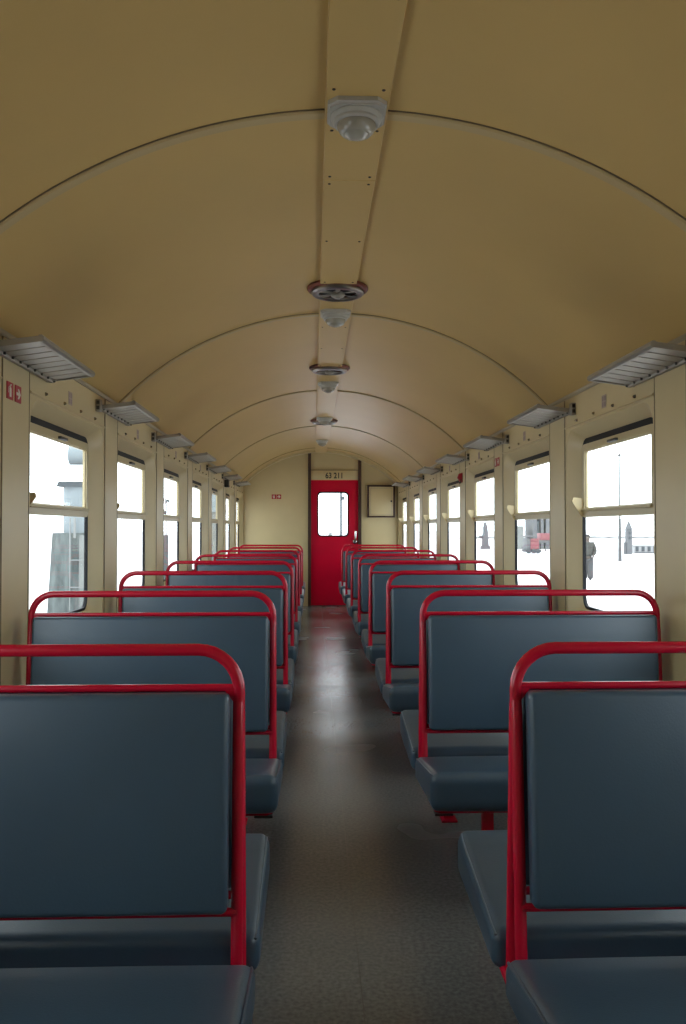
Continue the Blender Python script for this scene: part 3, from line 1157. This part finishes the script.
bm = bmesh.new()
kb(bm, -.05, .42, 0, .95, .22, .66, .03)
kb(bm, -.05, .42, .0, .95, .66, .82, .05)
obj('bonnet', bm, M['veh_red'], tr)
bm = bmesh.new()
kb(bm, -.24, -.05, .02, .95, .19, .82, .02)
kb(bm, -.30, .30, -.05, 1.0, .90, .96, .01)
for xx in (-.22, -.06):
    tube(bm, [(xx * KS, .05, .74 * KS), (xx * KS, .05, .92 * KS)], .03, 6)
obj('cab', bm, M['veh_grey'], tr)
bm = bmesh.new()
kb(bm, -.30, .55, .05, .9, .08, .21)
obj('chassis', bm, M['slate'], tr, 0)
for xx in (-.15, .12, .36):
    bm = bmesh.new()
    wheel(bm, (xx * KS, .02, .13 * KS), .13 * KS, .1)
    obj('wheel', bm, M['slate'], tr)

Y = 72.0
g1 = at(545.5, 539, Y)
wg = thing('red_wagon', 'pale red wagon body on grey frame behind the red tractor', 'wagon', (g1.x, Y, GZ))
dz = g1.z - GZ
bm = bmesh.new()
box(bm, -.42, .75, 0, 1.2, dz - .1, dz + .50, .04)
obj('body', bm, M['veh_red'], wg)
bm = bmesh.new()
box(bm, -.7, .8, .05, 1.1, dz - .35, dz - .1, .02)
for xx in (-.5, .1, .6):
    tube(bm, [(xx, .3, 0), (xx, .3, dz - .3)], .06, 8)
obj('underframe', bm, M['veh_grey'], wg)

Y = 80.0
ml = thing('grain_mill', 'grey industrial building with tall pale bays beyond second right window', 'building', (at(540, 528, Y).x, Y, GZ))
ox = ml.location.x
bm = bmesh.new()
for (x0, x1, y0) in ((533, 537, 515), (541, 543.5, 514), (546, 556, 517)):
    a, b = at(x0, 545, Y), at(x1, y0, Y)
    box(bm, a.x - ox, b.x - ox, 0, 3, 0, b.z - GZ)
obj('tower_bays', bm, M['stone_far'], ml, 0)
bm = bmesh.new()
a, b = at(537, 545, Y), at(556, 521, Y)
box(bm, a.x - ox, b.x - ox, .6, 3, 0, b.z - GZ)
obj('pale_wall', bm, M['tank'], ml, 0)
bm = bmesh.new()
a, b = at(517.5, 550, Y), at(523.5, 526, Y)
box(bm, a.x - ox, b.x - ox, 0, 2, 0, b.z - GZ)
obj('silo', bm, M['stone_light'], ml, 0)

# tapering tower beyond the third right window
Y = 80.0
a, b, c = at(480.5, 549, Y), at(489, 549, Y), at(486, 522, Y)
ct = thing('mooring_tower', 'grey tapering tower with stepped foot beyond the third right window', 'tower', (c.x, Y, GZ))
bm = bmesh.new()
zb = a.z - GZ; zt = c.z - GZ; hw = (b.x - a.x) / 2
for (z0, z1, w0, w1) in ((0, zb + .3, hw, hw * .95), (zb + .3, zt * .72 + .3, hw * .72, hw * .5), (zt * .72 + .3, zt, hw * .42, hw * .22)):
    A = [bm.verts.new((sx * w0, hw + sy * w0, z0)) for sx, sy in ((-1, -1), (1, -1), (1, 1), (-1, 1))]
    B2 = [bm.verts.new((sx * w1, hw + sy * w1, z1)) for sx, sy in ((-1, -1), (1, -1), (1, 1), (-1, 1))]
    ring_loops(bm, [A, B2]); bm.faces.new(A); bm.faces.new(B2)
obj('shaft', bm, M['stone_far'], ct, 0)
bm = bmesh.new()
box(bm, -hw * 1.3, -hw * .5, .2, 1.0, zb + 1.0, zb + 1.25)
obj('bracket', bm, M['slate'], ct, 0)


# water tower beyond the nearest left window
Y = 20.0
ax = at(48.5, 640, Y); bx = at(101, 640, Y)
wt = thing('water_tower', 'grey stone pier carrying a pale blue tank beyond the nearest left window', 'water tower', (bx.x, Y, GZ))
ox = bx.x


def lx(px, py=540): return at(px, py, Y).x - ox


def lz(py, px=70): return at(px, py, Y).z - GZ


bm = bmesh.new()
W0, W1 = lx(47.5), lx(51.5, 533)
zt = lz(533)
A = [bm.verts.new(q) for q in ((W0, 0, 0), (.05, 0, 0), (.05, 1.0, 0), (W0, 1.0, 0))]
B2 = [bm.verts.new(q) for q in ((W1, .06, zt), (0, .06, zt), (0, .95, zt), (W1, .95, zt))]
ring_loops(bm, [A, B2]); bm.faces.new(A); bm.faces.new(B2)
obj('pier', bm, M['stone'], wt, 0)
bm = bmesh.new()
x0 = lx(79.5)
box(bm, x0, x0 + .16, -.05, .1, 0, zt - .05, .01)
obj('lit_face', bm, M['stone_light'], wt)  # added pale strip, paints the pier's lit face into the colour
bm = bmesh.new()
x0 = lx(58, 505)
tube(bm, [(x0 + .45, .5, zt), (x0 + .45, .5, lz(486))], .45, 24)
box(bm, x0 + .45, 0, .15, .9, zt, lz(486))
obj('tank', bm, M['tank'], wt)
bm = bmesh.new()
x1 = lx(56.5, 484)
z0 = lz(486.5); z1 = lz(481.5)
prism(bm, [(x1, z0), (0.1, z0), (0.1, z1), (x1 + .05, z1)], 'y', -.02, 1.0)
obj('tank_roof', bm, M['slate'], wt, 0)
bm = bmesh.new()
zc = lz(453); xh = lx(63, 453)
tube(bm, [(xh, .6, zc), (xh + .06, .6, zc), (0.2, .6, zc)], .24, 18)
prism(bm, [(xh + .40, zc - .2), (xh + .62, zc - .42), (xh + .9, zc - .42), (xh + 1.0, zc - .2)], 'y', .4, .8)
tube(bm, [(-.05, .6, z1), (-.05, .6, zc)], .12, 12)
obj('feed_pipe', bm, M['tank'], wt)
bm = bmesh.new()
px_ = lx(71.5); px2 = lx(76)
tube(bm, [(px_, -.12, lz(562)), (px_, -.12, lz(518))], .018, 8)
tube(bm, [(px_, -.12, lz(560)), (.05, -.12, lz(560))], .014, 8)
tube(bm, [(px_, -.12, lz(587)), (.05, -.12, lz(587))], .014, 8)
tube(bm, [(px_, -.12, lz(610)), (px_, -.12, lz(562))], .012, 8)
tube(bm, [(px2, -.12, lz(538)), (px2, -.12, lz(518))], .03, 8)
obj('railing', bm, M['pipe'], wt)

# plants on a post beyond the third left window
Y = 16.0
pb = at(166.5, 560, Y)
pw = thing('planted_post', 'dark post with drooping leaves beyond the third left window', 'planter', (pb.x, Y, GZ))
bm = bmesh.new()
zp = at(166.5, 535, Y).z - GZ
box(bm, -.05, .03, -.04, .04, 0, zp, .008)
obj('post', bm, M['pole'], pw)
bm = bmesh.new()
zq = at(166.5, 502, Y).z - GZ
tube(bm, [(-.01, 0, zp), (-.01, 0, zq)], .012, 8)
obj('stake', bm, M['pipe'], pw)
bm = bmesh.new()
for k in range(26):
    a = random.uniform(0, 2 * PI); ln = random.uniform(.05, .13)
    dx, dy = math.cos(a), math.sin(a)
    z0 = zq + random.uniform(-.03, .05)
    pts = [Vector((0, 0, z0)), Vector((dx * ln * .5, dy * ln * .5, z0 + .02)), Vector((dx * ln, dy * ln, z0 - random.uniform(.01, .06)))]
    sd = Vector((-dy, dx, 0)) * .012
    q = [bm.verts.new(pts[0]), bm.verts.new(pts[1] + sd), bm.verts.new(pts[2]), bm.verts.new(pts[1] - sd)]
    bm.faces.new(q)
r = bmesh.ops.create_icosphere(bm, subdivisions=2, radius=.035)
for v in r['verts']:
    v.co += Vector((-.03, 0, zq - .20))
obj('leaves', bm, M['leaf'], pw, 0)

# grey shed beyond the fifth left window
Y = 52.0
a, b = at(210, 560, Y), at(220.5, 512, Y)
sh = thing('grey_shed', 'plain grey trackside shed beyond the fifth left window', 'shed', (a.x, Y, GZ))
bw = b.x - a.x
bm = bmesh.new()
box(bm, 0, bw, 0, 3, 0, b.z - GZ)
obj('wall', bm, M['stone_light'], sh, 0)
bm = bmesh.new()
z0 = b.z - GZ
prism(bm, [(-.15, z0), (3.15, z0), (1.5, z0 + 1.6)], 'x', -.05, bw + .05)
obj('roof', bm, M['tank'], sh, 0)

# lamp post seen through the end door's window
Y = 40.0
g = at(341, 560, Y)
lp = thing('lamp_post', 'thin grey post with a small box, seen through the red door window', 'lamp post', (g.x, Y, GZ))
bm = bmesh.new()
tube(bm, [(0, 0, 0), (0, 0, 4.6)], .055, 10)
obj('shaft', bm, M['slate'], lp)
bm = bmesh.new()
zb = at(343, 500, Y).z - GZ
box(bm, .03, .17, -.08, .08, zb, zb + .16, .01)
obj('signal_box', bm, M['slate'], lp)
Y = 90.0
g = at(331, 535, Y)
ch = thing('far_mast', 'tiny faint mast low in the red door window', 'mast', (g.x, Y, GZ))
bm = bmesh.new()
tube(bm, [(0, 0, 0), (0, 0, at(331, 528.5, Y).z - GZ)], .12, 8, True, .03)
box(bm, -.25, .1, -.1, .2, 0, at(331, 533, Y).z - GZ)
obj('mast', bm, M['stone_light'], ch, 0)

# ------------------------------------------------------------------ light
w = bpy.data.worlds.new('overcast_sky')
scene.world = w
w.use_nodes = True
bg = w.node_tree.nodes['Background']
bg.inputs['Color'].default_value = (0.89, 0.965, 1.04, 1)
bg.inputs['Strength'].default_value = 4.1

scene.view_settings.view_transform = 'Standard'
scene.view_settings.look = 'None'
scene.view_settings.exposure = 0.0
scene.view_settings.gamma = 1.0
scene.view_settings.use_curve_mapping = False
scene.cycles.use_denoising = True
scene.cycles.max_bounces = 14
scene.cycles.diffuse_bounces = 8
scene.cycles.transparent_max_bounces = 16
scene.cycles.sample_clamp_indirect = 6
